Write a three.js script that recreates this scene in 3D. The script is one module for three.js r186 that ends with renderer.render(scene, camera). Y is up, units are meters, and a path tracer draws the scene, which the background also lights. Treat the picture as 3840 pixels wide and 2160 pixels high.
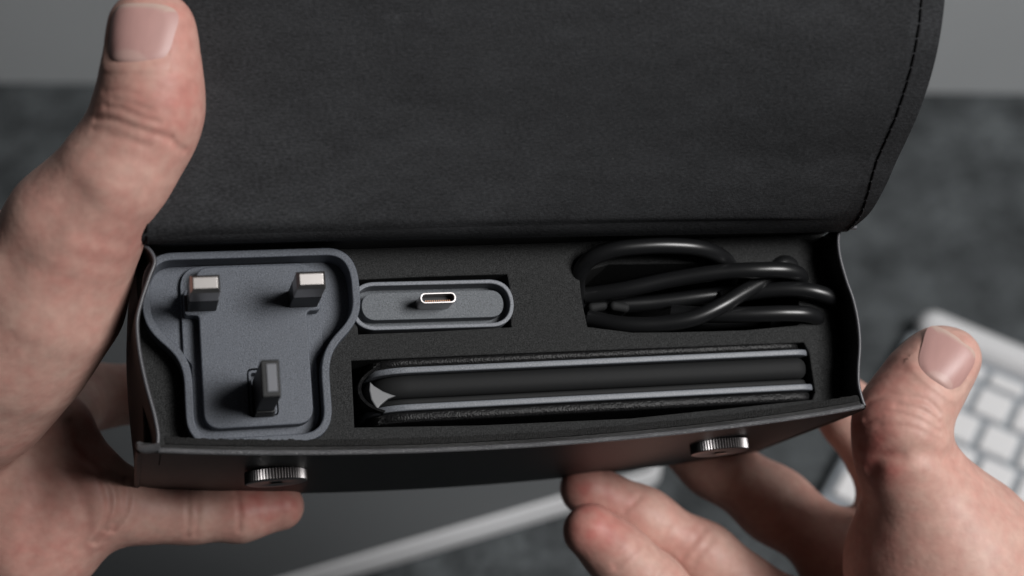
import * as THREE from 'three';
import { RoundedBoxGeometry } from 'three/addons/geometries/RoundedBoxGeometry.js';
import { mergeGeometries, mergeVertices, toCreasedNormals } from 'three/addons/utils/BufferGeometryUtils.js';
import { ImprovedNoise } from 'three/addons/math/ImprovedNoise.js';
import { RectAreaLightUniformsLib } from 'three/addons/lights/RectAreaLightUniformsLib.js';

// ------------------------------------------------------------------ camera, light, exposure
RectAreaLightUniformsLib.init();
const scene = new THREE.Scene();
const FOCAL = 5927;                                   // focal length in pixels of the 3840 x 2160 photograph
const PITCH = THREE.MathUtils.degToRad(50), EYE = new THREE.Vector3(0, 0.62, 0);
const camera = new THREE.PerspectiveCamera(2 * THREE.MathUtils.radToDeg(Math.atan(1080 / FOCAL)), 16 / 9, 0.02, 20);
camera.position.copy(EYE);
camera.rotation.x = -PITCH;
camera.focus = 0.362;
camera.userData.fStop = 9.5;
camera.updateMatrixWorld();
const renderer = new THREE.WebGLRenderer({ antialias: true });
renderer.toneMapping = THREE.LinearToneMapping;
renderer.toneMappingExposure = 1;
renderer.shadowMap.enabled = true;
scene.background = new THREE.Color().setRGB(0.006, 0.0065, 0.0072);   // dim studio air
scene.add(camera);

// a point from a pixel of the photograph and its depth in metres
function at(x, y, z) { return new THREE.Vector3((x - 1920) / FOCAL * z, -(y - 1080) / FOCAL * z, -z).applyMatrix4(camera.matrixWorld); }
function dirFromView(x, y, z) { return new THREE.Vector3(x, y, z).transformDirection(camera.matrixWorld); }
// a point on the horizontal plane at that height
function ground(x, y, h = 0) { const p = at(x, y, 1).sub(EYE); return EYE.clone().addScaledVector(p, (h - EYE.y) / p.y); }

const KEY = { dir: [0.64, 0.26, 0.72], dist: 1.1, size: 0.40, power: 26.5 };

// ------------------------------------------------------------------ helpers
const V2 = (x, y) => new THREE.Vector2(x, y), V3 = (x, y, z) => new THREE.Vector3(x, y, z);
let seedState = 12345;
function rnd() { seedState = (seedState * 1664525 + 1013904223) >>> 0; return seedState / 4294967296; }
const noiseMaker = new ImprovedNoise();
const noise = (x, y, z) => noiseMaker.noise(x + 31.7, y + 17.3, z + 5.1);
const lerp = THREE.MathUtils.lerp, clamp = THREE.MathUtils.clamp, smooth = THREE.MathUtils.smoothstep;
const taken = {};
function numbered(name) { const n = taken[name] = (taken[name] ?? -1) + 1; return n ? name + '_' + String(n).padStart(3, '0') : name; }
function thing(name, label, category, group) {
  const g = new THREE.Group(); g.name = numbered(name); g.userData = { label, category };
  if (group) g.userData.group = group;
  scene.add(g); return g;
}
function part(name, geometry, material, parent, label) {
  const m = new THREE.Mesh(geometry, material); m.name = name; m.castShadow = m.receiveShadow = true;
  if (label) m.userData.label = label;
  parent.add(m); return m;
}
function setting(name, geometry, material) {
  const m = new THREE.Mesh(geometry, material); m.name = name; m.userData.kind = 'structure'; m.castShadow = m.receiveShadow = true;
  scene.add(m); return m;
}
// geometry written in millimetres -> metres, and uv in metres when asked
function mm(g) { g.scale(0.001, 0.001, 0.001); return g; }
function boxUV(g) {                                    // uv in metres from the dominant axis of each vertex normal
  if (!g.attributes.normal) g.computeVertexNormals();
  const p = g.attributes.position, n = g.attributes.normal, uv = new Float32Array(p.count * 2);
  for (let i = 0; i < p.count; i++) {
    const ax = Math.abs(n.getX(i)), ay = Math.abs(n.getY(i)), az = Math.abs(n.getZ(i));
    const [u, v] = az >= ax && az >= ay ? [p.getX(i), p.getY(i)] : ax >= ay ? [p.getY(i), p.getZ(i)] : [p.getX(i), p.getZ(i)];
    uv[2 * i] = u; uv[2 * i + 1] = v;
  }
  g.setAttribute('uv', new THREE.BufferAttribute(uv, 2)); return g;
}
// tiling noise texture; f(x, y) in 0..1 -> [r, g, b] in 0..255 (sRGB) or grey
function texture(size, f, metres, srgb = true) {
  const d = new Uint8Array(size * size * 4);
  for (let y = 0; y < size; y++) for (let x = 0; x < size; x++) {
    const c = f(x / size, y / size), k = (y * size + x) * 4;
    d[k] = clamp(c[0], 0, 255); d[k + 1] = clamp(c[1], 0, 255); d[k + 2] = clamp(c[2], 0, 255); d[k + 3] = 255;
  }
  const t = new THREE.DataTexture(d, size, size);
  t.wrapS = t.wrapT = THREE.RepeatWrapping; t.magFilter = THREE.LinearFilter; t.minFilter = THREE.LinearMipmapLinearFilter; t.generateMipmaps = true;
  if (srgb) t.colorSpace = THREE.SRGBColorSpace;
  t.repeat.set(1 / metres, 1 / metres); t.needsUpdate = true; return t;
}
// noise that repeats over the unit square
function tnoise(x, y, freq, s = 0) {
  const a = x * freq, b = y * freq, n = (u, v) => noise(u, v, s);
  return (n(a, b) * (1 - x) * (1 - y) + n(a - freq, b) * x * (1 - y) + n(a, b - freq) * (1 - x) * y + n(a - freq, b - freq) * x * y) * 1.25;
}
const grey = (v) => [v, v, v];
const lin = (r, g, b) => new THREE.Color().setRGB(r, g, b);

// ------------------------------------------------------------------ materials
const M = {};
{
  const fine = (amp, mid = 128) => { const w = []; for (let i = 0; i < 256 * 256; i++) w.push(rnd()); return (x, y) => grey(mid + amp * (w[Math.floor(y * 256) * 256 + Math.floor(x * 256)] - 0.5)); };
  const grain = fine(255);
  const foamColor = texture(256, (x, y) => { const v = 200 + 75 * tnoise(x, y, 64, 3) + 26 * tnoise(x, y, 18, 9) + 85 * (grain(x, y)[0] / 255 - 0.5); return [v, v, v]; }, 0.02);
  const foamBump = texture(256, (x, y) => grey(128 + 90 * tnoise(x, y, 64, 4) + 0.25 * (grain(x, y)[0] - 128)), 0.02, false);
  M.foam = new THREE.MeshPhysicalMaterial({ color: lin(0.048, 0.049, 0.0495), map: foamColor, bumpMap: foamBump, bumpScale: 0.00022, roughness: 0.95, specularIntensity: 0.35 });
  const suede = texture(1024, (x, y) => {
    let v = 196 + 26 * tnoise(x, y, 9, 1) + 20 * tnoise(x, y, 30, 5) + 46 * tnoise(x, y, 190, 2);
    v += 40 * (grain(x * 4 % 1, y * 4 % 1)[0] / 255 - 0.5);
    for (const [cx, cy, r] of [[0.602, 0.585, 0.0016], [0.52, 0.31, 0.0012], [0.47, 0.44, 0.001], [0.30, 0.62, 0.0011], [0.71, 0.5, 0.001], [0.585, 0.20, 0.0012], [0.22, 0.4, 0.001]]) if ((x - cx) ** 2 + ((y - cy) * 0.55) ** 2 < r * r) v += 120;
    const scuff = (cx, cy, rx, ry, a) => { const q = ((x - cx) / rx) ** 2 + ((y - cy) / ry) ** 2; if (q < 1) v += a * (1 - q) * (0.35 + Math.max(0, tnoise(x, y, 120, 11) * 2)); };
    scuff(0.40, 0.87, 0.035, 0.012, 60); scuff(0.30, 0.52, 0.016, 0.03, 45); scuff(0.62, 0.30, 0.03, 0.014, 22); scuff(0.78, 0.72, 0.05, 0.03, 26);
    return [v, v, v * 1.01];
  }, 1);
  suede.repeat.set(1, 1);
  M.suede = new THREE.MeshPhysicalMaterial({ color: lin(0.052, 0.0535, 0.0562), map: suede, bumpMap: texture(512, (x, y) => grey(128 + 60 * tnoise(x, y, 120, 2) + 50 * tnoise(x, y, 40, 8)), 0.06, false), bumpScale: 0.00012, roughness: 0.9, specularIntensity: 0.4 });
  M.suede.bumpMap.repeat.set(4, 2);
  const leatherBump = texture(512, (x, y) => {
    const a = tnoise(x, y, 60, 1), b = tnoise(x, y, 60, 6), c = tnoise(x, y, 120, 3);
    return grey(150 - 130 * Math.abs(a) * 1.2 - 60 * Math.abs(b) + 25 * c);
  }, 0.04, false);
  M.leather = new THREE.MeshPhysicalMaterial({ color: lin(0.012, 0.0119, 0.012), bumpMap: leatherBump, bumpScale: 0.00007, roughness: 0.5, specularIntensity: 0.7 });
  M.edgeHighlight = new THREE.MeshPhysicalMaterial({ color: lin(0.07, 0.07, 0.078), roughness: 0.38, specularIntensity: 1 });  // lighter than the leather: highlight of the rim catching light, put into the colour
  const crinkle = texture(256, (x, y) => grey(128 + 110 * tnoise(x, y, 40, 2) + 60 * tnoise(x, y, 90, 3)), 0.012, false);
  M.binding = new THREE.MeshPhysicalMaterial({ color: lin(0.09, 0.09, 0.095), bumpMap: crinkle, bumpScale: 0.0003, roughness: 0.25, specularIntensity: 1 });
  M.thread = new THREE.MeshPhysicalMaterial({ color: lin(0.006, 0.006, 0.007), roughness: 0.7, specularIntensity: 0.5 });
  M.frayed = new THREE.MeshPhysicalMaterial({ color: lin(0.042, 0.042, 0.042), map: foamColor, bumpMap: foamBump, bumpScale: 0.0006, roughness: 1, specularIntensity: 0.2 });
  const plastic = texture(256, (x, y) => { const v = 205 + 95 * (grain(x, y)[0] / 255 - 0.5) + 44 * tnoise(x, y, 50, 1); return [v * 0.97, v * 0.99, v * 1.02]; }, 0.016);
  const plasticBump = texture(256, (x, y) => grey(128 + 100 * tnoise(x, y, 80, 12) + 0.4 * (grain(y, x)[0] - 128)), 0.016, false);
  M.plastic = new THREE.MeshPhysicalMaterial({ color: lin(0.155, 0.165, 0.186), map: plastic, bumpMap: plasticBump, bumpScale: 0.00010, roughness: 0.55, specularIntensity: 0.9 });
  M.sleeve = new THREE.MeshPhysicalMaterial({ color: lin(0.010, 0.0105, 0.011), roughness: 0.5, specularIntensity: 0.7 });
  M.pin = new THREE.MeshPhysicalMaterial({ color: lin(0.46, 0.435, 0.42), metalness: 1, roughness: 0.4 });
  M.earthEndGlint = new THREE.MeshPhysicalMaterial({ color: lin(0.13, 0.135, 0.15), roughness: 0.5 });  // lighter grey paints in the reflection on the flat pin end
  M.aluminium = new THREE.MeshPhysicalMaterial({ color: lin(0.30, 0.305, 0.32), roughness: 0.5, specularIntensity: 0.9, map: plastic });
  M.modulePlate = new THREE.MeshPhysicalMaterial({ color: lin(0.20, 0.208, 0.214), roughness: 0.6, specularIntensity: 0.7, map: plastic });
  M.steel = new THREE.MeshPhysicalMaterial({ color: lin(0.50, 0.475, 0.47), metalness: 1, roughness: 0.4 });
  M.darkPlastic = new THREE.MeshPhysicalMaterial({ color: lin(0.018, 0.018, 0.019), roughness: 0.6 });
  M.copper = new THREE.MeshPhysicalMaterial({ color: lin(0.50, 0.28, 0.17), metalness: 1, roughness: 0.5 });
  M.cable = new THREE.MeshPhysicalMaterial({ color: lin(0.009, 0.0093, 0.010), roughness: 0.33, specularIntensity: 1 });
  M.trim = new THREE.MeshPhysicalMaterial({ color: lin(0.27, 0.275, 0.288), roughness: 0.5, specularIntensity: 1, map: plastic });
  M.rubber = new THREE.MeshPhysicalMaterial({ color: lin(0.014, 0.0145, 0.015), roughness: 0.72, specularIntensity: 0.45 });
  M.hingeLining = new THREE.MeshPhysicalMaterial({ color: lin(0.14, 0.143, 0.15), roughness: 0.45, specularIntensity: 1 });
  M.deviceLeather = new THREE.MeshPhysicalMaterial({ color: lin(0.007, 0.007, 0.0075), bumpMap: leatherBump, bumpScale: 0.0003, roughness: 0.5, specularIntensity: 0.55 });
  M.stud = new THREE.MeshPhysicalMaterial({ color: lin(0.24, 0.228, 0.228), metalness: 1, roughness: 0.36 });
  const felt = texture(512, (x, y) => { const v = 190 + 46 * tnoise(x, y, 8, 1) + 40 * tnoise(x, y, 20, 4) + 34 * tnoise(x, y, 70, 7) + 34 * tnoise(x, y, 200, 9); return [v * 0.985, v * 1.0, v * 1.005]; }, 0.32);
  M.felt = new THREE.MeshPhysicalMaterial({ color: lin(0.155, 0.164, 0.170), map: felt, bumpMap: felt, bumpScale: 0.0008, roughness: 1, specularIntensity: 0.2 });
  M.wall = new THREE.MeshPhysicalMaterial({ color: lin(0.60, 0.625, 0.64), map: texture(128, (x, y) => grey(228 + 14 * tnoise(x, y, 6, 1)), 0.6), roughness: 0.9 });
  M.key = new THREE.MeshPhysicalMaterial({ color: lin(0.84, 0.835, 0.84), roughness: 0.55 });
  M.keyboardBase = new THREE.MeshPhysicalMaterial({ color: lin(0.33, 0.36, 0.39), roughness: 0.45 });
  M.keyboardBar = new THREE.MeshPhysicalMaterial({ color: lin(0.76, 0.76, 0.77), roughness: 0.4 });
  M.laptopTop = new THREE.MeshPhysicalMaterial({ color: lin(0.085, 0.09, 0.094), roughness: 0.42, specularIntensity: 1 });
  M.laptopEdge = new THREE.MeshPhysicalMaterial({ color: lin(0.78, 0.785, 0.80), roughness: 0.4, specularIntensity: 1 });
  M.skin = new THREE.MeshPhysicalMaterial({ color: lin(1, 1, 1), vertexColors: true, roughness: 0.5, specularIntensity: 0.65, sheen: 0.2, sheenRoughness: 0.5, sheenColor: lin(0.9, 0.55, 0.45) });
  M.nail = new THREE.MeshPhysicalMaterial({ color: lin(1, 1, 1), vertexColors: true, roughness: 0.42, specularIntensity: 0.8 });
  M.softboxCloth = new THREE.MeshStandardMaterial({ color: lin(0.02, 0.02, 0.02), roughness: 0.9 });
  M.diffuser = new THREE.MeshStandardMaterial({ color: lin(0.8, 0.8, 0.8), emissive: lin(1, 1, 1), emissiveIntensity: 1.5, roughness: 0.9 });
}

// ------------------------------------------------------------------ the softbox that lights the table
{
  const focus = at(1920, 1080, 0.37), dir = dirFromView(...KEY.dir), s = KEY.size;
  const g = thing('softbox_lamp', 'square studio softbox lamp shining on the case from behind the viewer', 'softbox');
  g.position.copy(focus).addScaledVector(dir, KEY.dist);
  g.lookAt(focus);                                      // +z of a group looks at the target
  const shell = new THREE.CylinderGeometry(s * 0.72, 0.09, 0.3, 4, 1, true); shell.rotateY(Math.PI / 4); shell.rotateX(Math.PI / 2); shell.translate(0, 0, -0.155);
  part('hood', shell, M.softboxCloth, g);
  const diff = part('diffuser', new THREE.BoxGeometry(s, s, 0.004), M.diffuser, g); diff.position.z = -0.006;
  const head = new THREE.CylinderGeometry(0.05, 0.05, 0.18, 24); head.rotateX(Math.PI / 2); head.translate(0, 0, -0.39);
  part('lamp_head', head, M.softboxCloth, g);
  const light = new THREE.RectAreaLight(lin(1, 0.985, 0.975), KEY.power, s, s);
  light.rotation.y = Math.PI; light.position.z = 0.002; g.add(light);
}

// ------------------------------------------------------------------ the setting
{
  const g = new THREE.PlaneGeometry(2.4, 1.6); g.rotateX(-Math.PI / 2); g.translate(0, 0, 0.1);
  const p = g.attributes.position, uv = new Float32Array(p.count * 2); for (let i = 0; i < p.count; i++) { uv[2 * i] = p.getX(i); uv[2 * i + 1] = p.getZ(i); }
  g.setAttribute('uv', new THREE.BufferAttribute(uv, 2));
  setting('desk_mat', g, M.felt);
  const a = ground(100, 312), b = ground(3600, 350), mid = a.clone().add(b).multiplyScalar(0.5);
  const w = boxUV(new THREE.BoxGeometry(3, 1.2, 0.05)); w.translate(0, 0.58, -0.025);
  const wall = setting('wall', w, M.wall);
  wall.position.set(mid.x, 0, mid.z); wall.rotation.y = Math.atan2(-(b.z - a.z), b.x - a.x);
}

// ------------------------------------------------------------------ the frame of the case: x along its length, y towards the hinge, z out of the opening (millimetres)
const W = V3(0.2295249, 0.24446627, 0.94210114), U = V3(0.96868399, 0.03680999, -0.24555314), VV = V3(-0.09470819, 0.96895886, -0.22836175);
const caseMatrix = new THREE.Matrix4().makeBasis(U, VV, W);
const caseOrigin = V3((947 - 1920) / FOCAL * 0.35, -(1128 - 1080) / FOCAL * 0.35, -0.35).addScaledVector(W, -0.0045);
caseMatrix.setPosition(caseOrigin).premultiply(camera.matrixWorld);
function inCase(g) { caseMatrix.decompose(g.position, g.quaternion, g.scale); g.scale.set(1, 1, 1); return g; }

// closed slab from a grid of outer points and a grid of inner points
function slab(outer, inner, ns, nt, uvScale = [1, 1]) {
  const pos = [], uv = [], idx = [];
  const grid = (f, flip) => {
    const o = pos.length / 3;
    for (let j = 0; j <= nt; j++) for (let i = 0; i <= ns; i++) { const q = f(i / ns, j / nt); pos.push(q[0], q[1], q[2]); uv.push(i / ns * uvScale[0], j / nt * uvScale[1]); }
    for (let j = 0; j < nt; j++) for (let i = 0; i < ns; i++) {
      const a = o + j * (ns + 1) + i, b = a + 1, c = a + ns + 1, d = c + 1;
      flip ? idx.push(a, c, b, b, c, d) : idx.push(a, b, c, b, d, c);
    }
  };
  grid(outer, false); grid(inner, true);
  const edge = (pt, n) => {
    const o = pos.length / 3;
    for (let i = 0; i <= n; i++) for (const f of [outer, inner]) { const [s, t] = pt(i / n), q = f(s, t); pos.push(q[0], q[1], q[2]); uv.push(i / n * uvScale[0], f === outer ? 0 : 0.05); }
    for (let i = 0; i < n; i++) { const a = o + 2 * i; idx.push(a, a + 1, a + 2, a + 1, a + 3, a + 2); }
  };
  edge((k) => [k, 0], ns); edge((k) => [1 - k, 1], ns); edge((k) => [1, k], nt); edge((k) => [0, 1 - k], nt);
  const g = new THREE.BufferGeometry();
  g.setAttribute('position', new THREE.Float32BufferAttribute(pos, 3)); g.setAttribute('uv', new THREE.Float32BufferAttribute(uv, 2)); g.setIndex(idx);
  g.computeVertexNormals(); return mm(g);
}
// interpolation through a table of points, k in 0..1 by chord length
function along(points) {
  const c = new THREE.CatmullRomCurve3(points.map((p) => V3(p[0], p[1], p[2] ?? 0)), false, 'centripetal'); c.arcLengthDivisions = 400; return c;
}
function tube(points, r, seg = 80, rad = 12, closed = false) {
  return mm(new THREE.TubeGeometry(new THREE.CatmullRomCurve3(points.map((p) => V3(...p)), closed, 'centripetal'), seg, r, rad, closed));
}

// ------------------------------------------------------------------ outlines and prisms (millimetres)
function mirrored(half) { const out = half.map((p) => p.clone()); for (let i = half.length - 1; i >= 0; i--) if (Math.abs(half[i].x) > 1e-6) out.push(V2(-half[i].x, half[i].y)); return out; }
function inset(points, d) {                           // moves a closed counter-clockwise outline inwards
  const n = points.length, area = THREE.ShapeUtils.area(points), s = area > 0 ? 1 : -1;
  return points.map((p, i) => { const a = points[(i + n - 1) % n], b = points[(i + 1) % n], t = V2(b.x - a.x, b.y - a.y).normalize(); return V2(p.x - s * t.y * d, p.y + s * t.x * d); });
}
function roundedPath(corners, radii, seg = 8) {       // polygon with rounded corners
  const out = [], n = corners.length;
  corners.forEach((c, i) => {
    const p = V2(...c), a = V2(...corners[(i + n - 1) % n]), b = V2(...corners[(i + 1) % n]), r = Array.isArray(radii) ? radii[i] : radii;
    const da = a.sub(p), db = b.sub(p), ang = Math.acos(clamp(da.clone().normalize().dot(db.clone().normalize()), -1, 1)), k = r / Math.tan(ang / 2);
    const A = p.clone().addScaledVector(da.normalize(), k), Bq = p.clone().addScaledVector(db.normalize(), k);
    for (let j = 0; j <= seg; j++) { const q = new THREE.QuadraticBezierCurve(A, p.clone().lerp(A.clone().add(Bq).multiplyScalar(0.5), 0.12), Bq).getPoint(j / seg); out.push(q); }
  });
  return out;
}
function prism(points, z0, z1, bevel = 0.25, holes = []) {
  const s = new THREE.Shape(points); for (const h of holes) s.holes.push(new THREE.Path(h));
  const b = Math.min(bevel, (z1 - z0) / 2 - 0.01);
  const g = new THREE.ExtrudeGeometry(s, { depth: z1 - z0 - 2 * b, bevelEnabled: b > 0, bevelSize: b, bevelThickness: b, bevelOffset: -b, bevelSegments: 3, curveSegments: 8 });
  g.translate(0, 0, z0 + b); return g;
}
const plugOutline = (() => {
  const c = new THREE.CurvePath();
  c.add(new THREE.LineCurve(V2(0, 11.3), V2(16.6, 11.3)));
  c.add(new THREE.CubicBezierCurve(V2(16.6, 11.3), V2(21.6, 11.3), V2(23.8, 8), V2(23.8, 2.5)));
  c.add(new THREE.LineCurve(V2(23.8, 2.5), V2(23.8, -0.5)));
  c.add(new THREE.CubicBezierCurve(V2(23.8, -0.5), V2(23.8, -4.2), V2(22.4, -6.6), V2(19.6, -9.3)));
  c.add(new THREE.CubicBezierCurve(V2(19.6, -9.3), V2(16.8, -12), V2(15.7, -14.2), V2(15.7, -18.5)));
  c.add(new THREE.LineCurve(V2(15.7, -18.5), V2(15.7, -25)));
  c.add(new THREE.CubicBezierCurve(V2(15.7, -25), V2(15.7, -29.6), V2(13.2, -32.2), V2(8.6, -32.2)));
  c.add(new THREE.LineCurve(V2(8.6, -32.2), V2(0, -32.2)));
  const half = []; for (const k of c.curves) { const n = k.isLineCurve ? 4 : 14; for (let i = 0; i < n; i++) half.push(k.getPoint(i / n)); } half.push(V2(0, -32.2));
  return mirrored(half);
})();

// ------------------------------------------------------------------ leather case
const frontV = (u) => { const s = clamp((u + 26) / 168, 0, 1); return -32.6 - 4.6 * Math.pow(Math.sin(Math.PI * s), 0.75); };
const leftRim = along([[-24.4, 12.6], [-22.2, 11.4], [-20.9, 8.6], [-22.2, 4.8], [-24.1, -0.5], [-25.1, -4.6], [-25.0, -10.4], [-23.9, -18], [-22.3, -25.5], [-21.8, -29.5], [-22, -32]]);
const rightRim = along([[141.6, 12], [140.3, 9], [139.9, 4.8], [140.7, -1.8], [141.7, -6.5], [142.1, -12], [141.7, -17.5], [140.4, -23.5], [139.9, -27], [140.2, -30.5], [140.6, -32.3]]);
const lidRight = along([[10.6, 11.5], [10.8, 18.3], [11.7, 25], [14.9, 33], [18.5, 39.5], [26, 53.4], [34.4, 63.4], [43.7, 69.9], [54, 74], [66, 77]]);
const lidLeft = along([[12.6, 11.5], [12.8, 14.5], [14.6, 17.2], [21, 19], [29, 20], [43, 22], [55, 23.5], [66, 25], [78, 26.5], [90, 28]]);
function lidPoint(s, t, off = 0) {
  const a = lidLeft.getPointAt(t), b = lidRight.getPointAt(t), ta = lidLeft.getTangentAt(t), tb = lidRight.getTangentAt(t), k = s;
  const y = lerp(a.x, b.x, k), z = lerp(a.y, b.y, k), ty = lerp(ta.x, tb.x, k), tz = lerp(ta.y, tb.y, k), l = Math.hypot(ty, tz);
  return [lerp(-25, 141.8, s), y - off * tz / l, z + off * ty / l];   // off > 0: towards the inside of the case
}
{
  const g = inCase(thing('leather_case', 'open black leather case held in both hands, lid folded back', 'case'));
  const B = -58;
  // front wall with its bulge
  part('front_wall', slab((s, t) => { const u = lerp(-26, 141.0, s); return [u, frontV(u), lerp(B, 9.4, t)]; }, (s, t) => { const u = lerp(-25, 140.0, s); return [u, frontV(u) + 1.9, lerp(B, 9.4, t)]; }, 60, 12, [0.168, 0.067]), M.leather, g);
  part('back_wall', slab((s, t) => [lerp(142, -25.5, s), 13.6, lerp(B, 12.2, t)], (s, t) => [lerp(141.6, -25, s), 12.4, lerp(B, 12.2, t)], 8, 4, [0.168, 0.07]), M.leather, g);
  const side = (rim, base, sgn) => {
    const bulge = (v, t) => 1.6 * Math.sin(Math.PI * clamp(t, 0, 1)) * (1 - ((v + 10) / 24) ** 2);
    const f = (off) => (s, t) => { const r = rim.getPointAt(s), k = smooth(t, 0.35, 1); return [lerp(base, r.x, k) + sgn * (off + bulge(r.y, t)), r.y, lerp(B, 9.6, t)]; };
    return sgn < 0 ? slab(f(0.5), f(-0.5), 50, 20, [0.045, 0.067]) : slab(f(-0.5), f(0.5), 50, 20, [0.045, 0.067]);
  };
  part('side_wall', side(leftRim, -25.4, -1), M.leather, g);
  part('side_wall', side(rightRim, 141.6, 1), M.leather, g);
  const rimTube = (rim, sgn) => { const p = []; for (let i = 0; i <= 40; i++) { const q = rim.getPointAt(i / 40); p.push([q.x, q.y, 9.7]); } return tube(p, 0.42, 120, 10); };
  part('edge_highlight', rimTube(leftRim), M.edgeHighlight, g);  // rounded rim, its bright line of light painted in as grey
  part('edge_highlight', rimTube(rightRim), M.edgeHighlight, g);
  part('bottom_panel', boxUV(mm(new THREE.BoxGeometry(167, 47, 1.6).translate(58.3, -9.6, B - 0.4))), M.leather, g);
  // rounded edge of the front wall, and the strip of lining glued behind it
  const edgeLine = (dv, w, a, b, n = 40, wob = 0) => { const p = []; for (let i = 0; i <= n; i++) { const u = lerp(a, b, i / n); p.push([u, frontV(u) + dv + wob * noise(u * 0.9, dv, 1), w + wob * noise(u * 1.3, 7, dv)]); } return p; };
  const uvTube = (pts, r, seg, rad) => { const t = tube(pts, r, seg, rad), uv = t.attributes.uv; for (let i = 0; i < uv.count; i++) uv.setXY(i, uv.getX(i) * 0.168, uv.getY(i) * 0.006); return t; };
  part('edge_binding', uvTube(edgeLine(0.55, 9.7, -21.8, 140.2), 0.6, 260, 12), M.binding, g);
  part('lining_strip', slab((s, t) => { const u = lerp(-20.5, 139.6, s); return [u, frontV(u) + 2.0 + t * (1.5 + 0.3 * noise(u * 1.7, 3, 4) + 0.15 * noise(u * 5, 1, 1)), 9.75 - t * 0.5]; }, (s, t) => { const u = lerp(-20.5, 139.6, s); return [u, frontV(u) + 2.0 + t * 1.4, 8.4]; }, 220, 2, [0.168, 0.003]), M.frayed, g);
  // the folded corner tab
  part('corner_tab', uvTube([[-21.6, -32.0, 9.6], [-23.6, -32.4, 9.9], [-25.2, -32.2, 9.2], [-25.7, -31.2, 7.6]], 0.95, 24, 12), M.binding, g);
  part('corner_tab', uvTube([[-25.6, -32.4, 9.0], [-25.9, -32.5, 2.0], [-25.9, -32.5, -20], [-25.9, -32.4, B]], 0.8, 24, 12), M.leather, g);
  part('corner_tab', uvTube([[140.5, -32.4, 9.0], [140.8, -32.5, 2.0], [140.8, -32.5, -20], [140.8, -32.4, B]], 0.8, 24, 12), M.leather, g);
  part('corner_tab', uvTube([[141.0, 10.9, 11.6], [142.5, 10.8, 11.9], [144.2, 10.7, 11.7]], 0.6, 12, 10), M.edgeHighlight, g);
  part('corner_tab', uvTube([[-23.6, 12.1, 10.4], [-25.5, 12.1, 10.6], [-27, 12.1, 10.5]], 0.5, 12, 10), M.edgeHighlight, g);
  for (let i = 0; i < 7; i++) part('stitch', mm(new THREE.CapsuleGeometry(0.16, 1.5, 4, 8).rotateX(Math.PI / 2).translate(-21.4, frontV(-21.4) - 0.02, 6 - i * 2.2)), M.thread, g);
  // lid: leather outside, padded lining inside with its own bottom edge, stitches along the rim
  const lid = part('lid', slab((s, t) => lidPoint(s, t, 0.9), (s, t) => lidPoint(s, t, -1.2), 40, 60, [1, 1]), M.suede, g);
  part('lid_shell', slab((s, t) => lidPoint(s, t, -1.25), (s, t) => lidPoint(s, t, -2.2), 40, 60, [0.168, 0.1]), M.leather, lid);
  const pad = (s, t) => { const e = Math.min(smooth(t, 0, 0.03), smooth(1 - s, 0, 0.12), smooth(s, 0, 0.05)); return lidPoint(lerp(0.028, 0.962, s), lerp(0.098 - 0.05 * (1 - s), 0.985, t), 0.93 + 0.7 * e); };
  part('lid_panel', slab(pad, (s, t) => lidPoint(lerp(0.028, 0.962, s), lerp(0.098 - 0.05 * (1 - s), 0.985, t), 0.5), 90, 90, [0.93, 0.83]), M.suede, lid);
  const stitchGeometry = mm(new THREE.CapsuleGeometry(0.26, 2.4, 4, 8));
  const total = lidRight.getLength();
  for (let i = 0; i < 30; i++) {
    const t = (3.6 + i * 3.15) / total; if (t > 0.97) break;
    const s = lerp(0.995, 0.973, smooth(t, 0, 0.35)), p = lidPoint(s, t, 1.0), q = lidPoint(lerp(0.995, 0.973, smooth(t + 0.01, 0, 0.35)), t + 0.01, 1.0);
    const m = part('stitch', stitchGeometry, M.thread, lid);
    m.position.set(p[0], p[1], p[2]).multiplyScalar(0.001);
    m.quaternion.setFromUnitVectors(V3(0, 1, 0), V3(q[0] - p[0] + (rnd() - 0.5) * 0.1, q[1] - p[1], q[2] - p[2]).normalize());
  }
  const totalL = lidLeft.getLength();
  for (let i = 0; i < 24; i++) {
    const t = (3.0 + i * 3.3) / totalL; if (t > 0.97) break;
    const p = lidPoint(0.016, t, 1.0), q = lidPoint(0.016, t + 0.01, 1.0), m = part('stitch', stitchGeometry, M.thread, lid);
    m.position.set(...p).multiplyScalar(0.001); m.quaternion.setFromUnitVectors(V3(0, 1, 0), V3(q[0] - p[0], q[1] - p[1], q[2] - p[2]).normalize());
  }
  // foam insert with its cut-outs
  const outline = new THREE.Shape();
  const pts = []; for (let i = 0; i <= 40; i++) { const u = lerp(-24.2, 140.9, i / 40); pts.push(V2(u, frontV(u) + 2.1)); }
  outline.setFromPoints([...pts, V2(140.9, 12.3), V2(-24.2, 12.3)]);
  const hole = (p) => outline.holes.push(new THREE.Path().setFromPoints(p.map((q) => V2(...q))));
  hole([[23.3, -8.0], [23.3, 5.4], [40, 5.6], [60.0, 5.5], [60.3, 2], [59.8, -7.9], [40, -8.1]]);
  hole([[77.6, -8.6], [77.1, -4], [76.9, -0.7], [76.9, 3.4], [77.6, 5.2], [84.8, 7.0], [112, 6.4], [131.5, 5.9], [132.6, 4], [132.4, -9.8], [131, -10.6], [117.5, -11.2], [100, -10.9], [88.9, -10.5]]);
  hole([[20.9, -29.2], [21.3, -13.3], [60, -13.5], [100, -13.9], [132.2, -14.2], [133.4, -17], [133.5, -27], [132.4, -29.0], [86, -30.9], [50, -30.4]]);
  outline.holes.push(new THREE.Path(inset(plugOutline, 1.15).reverse()));
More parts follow.
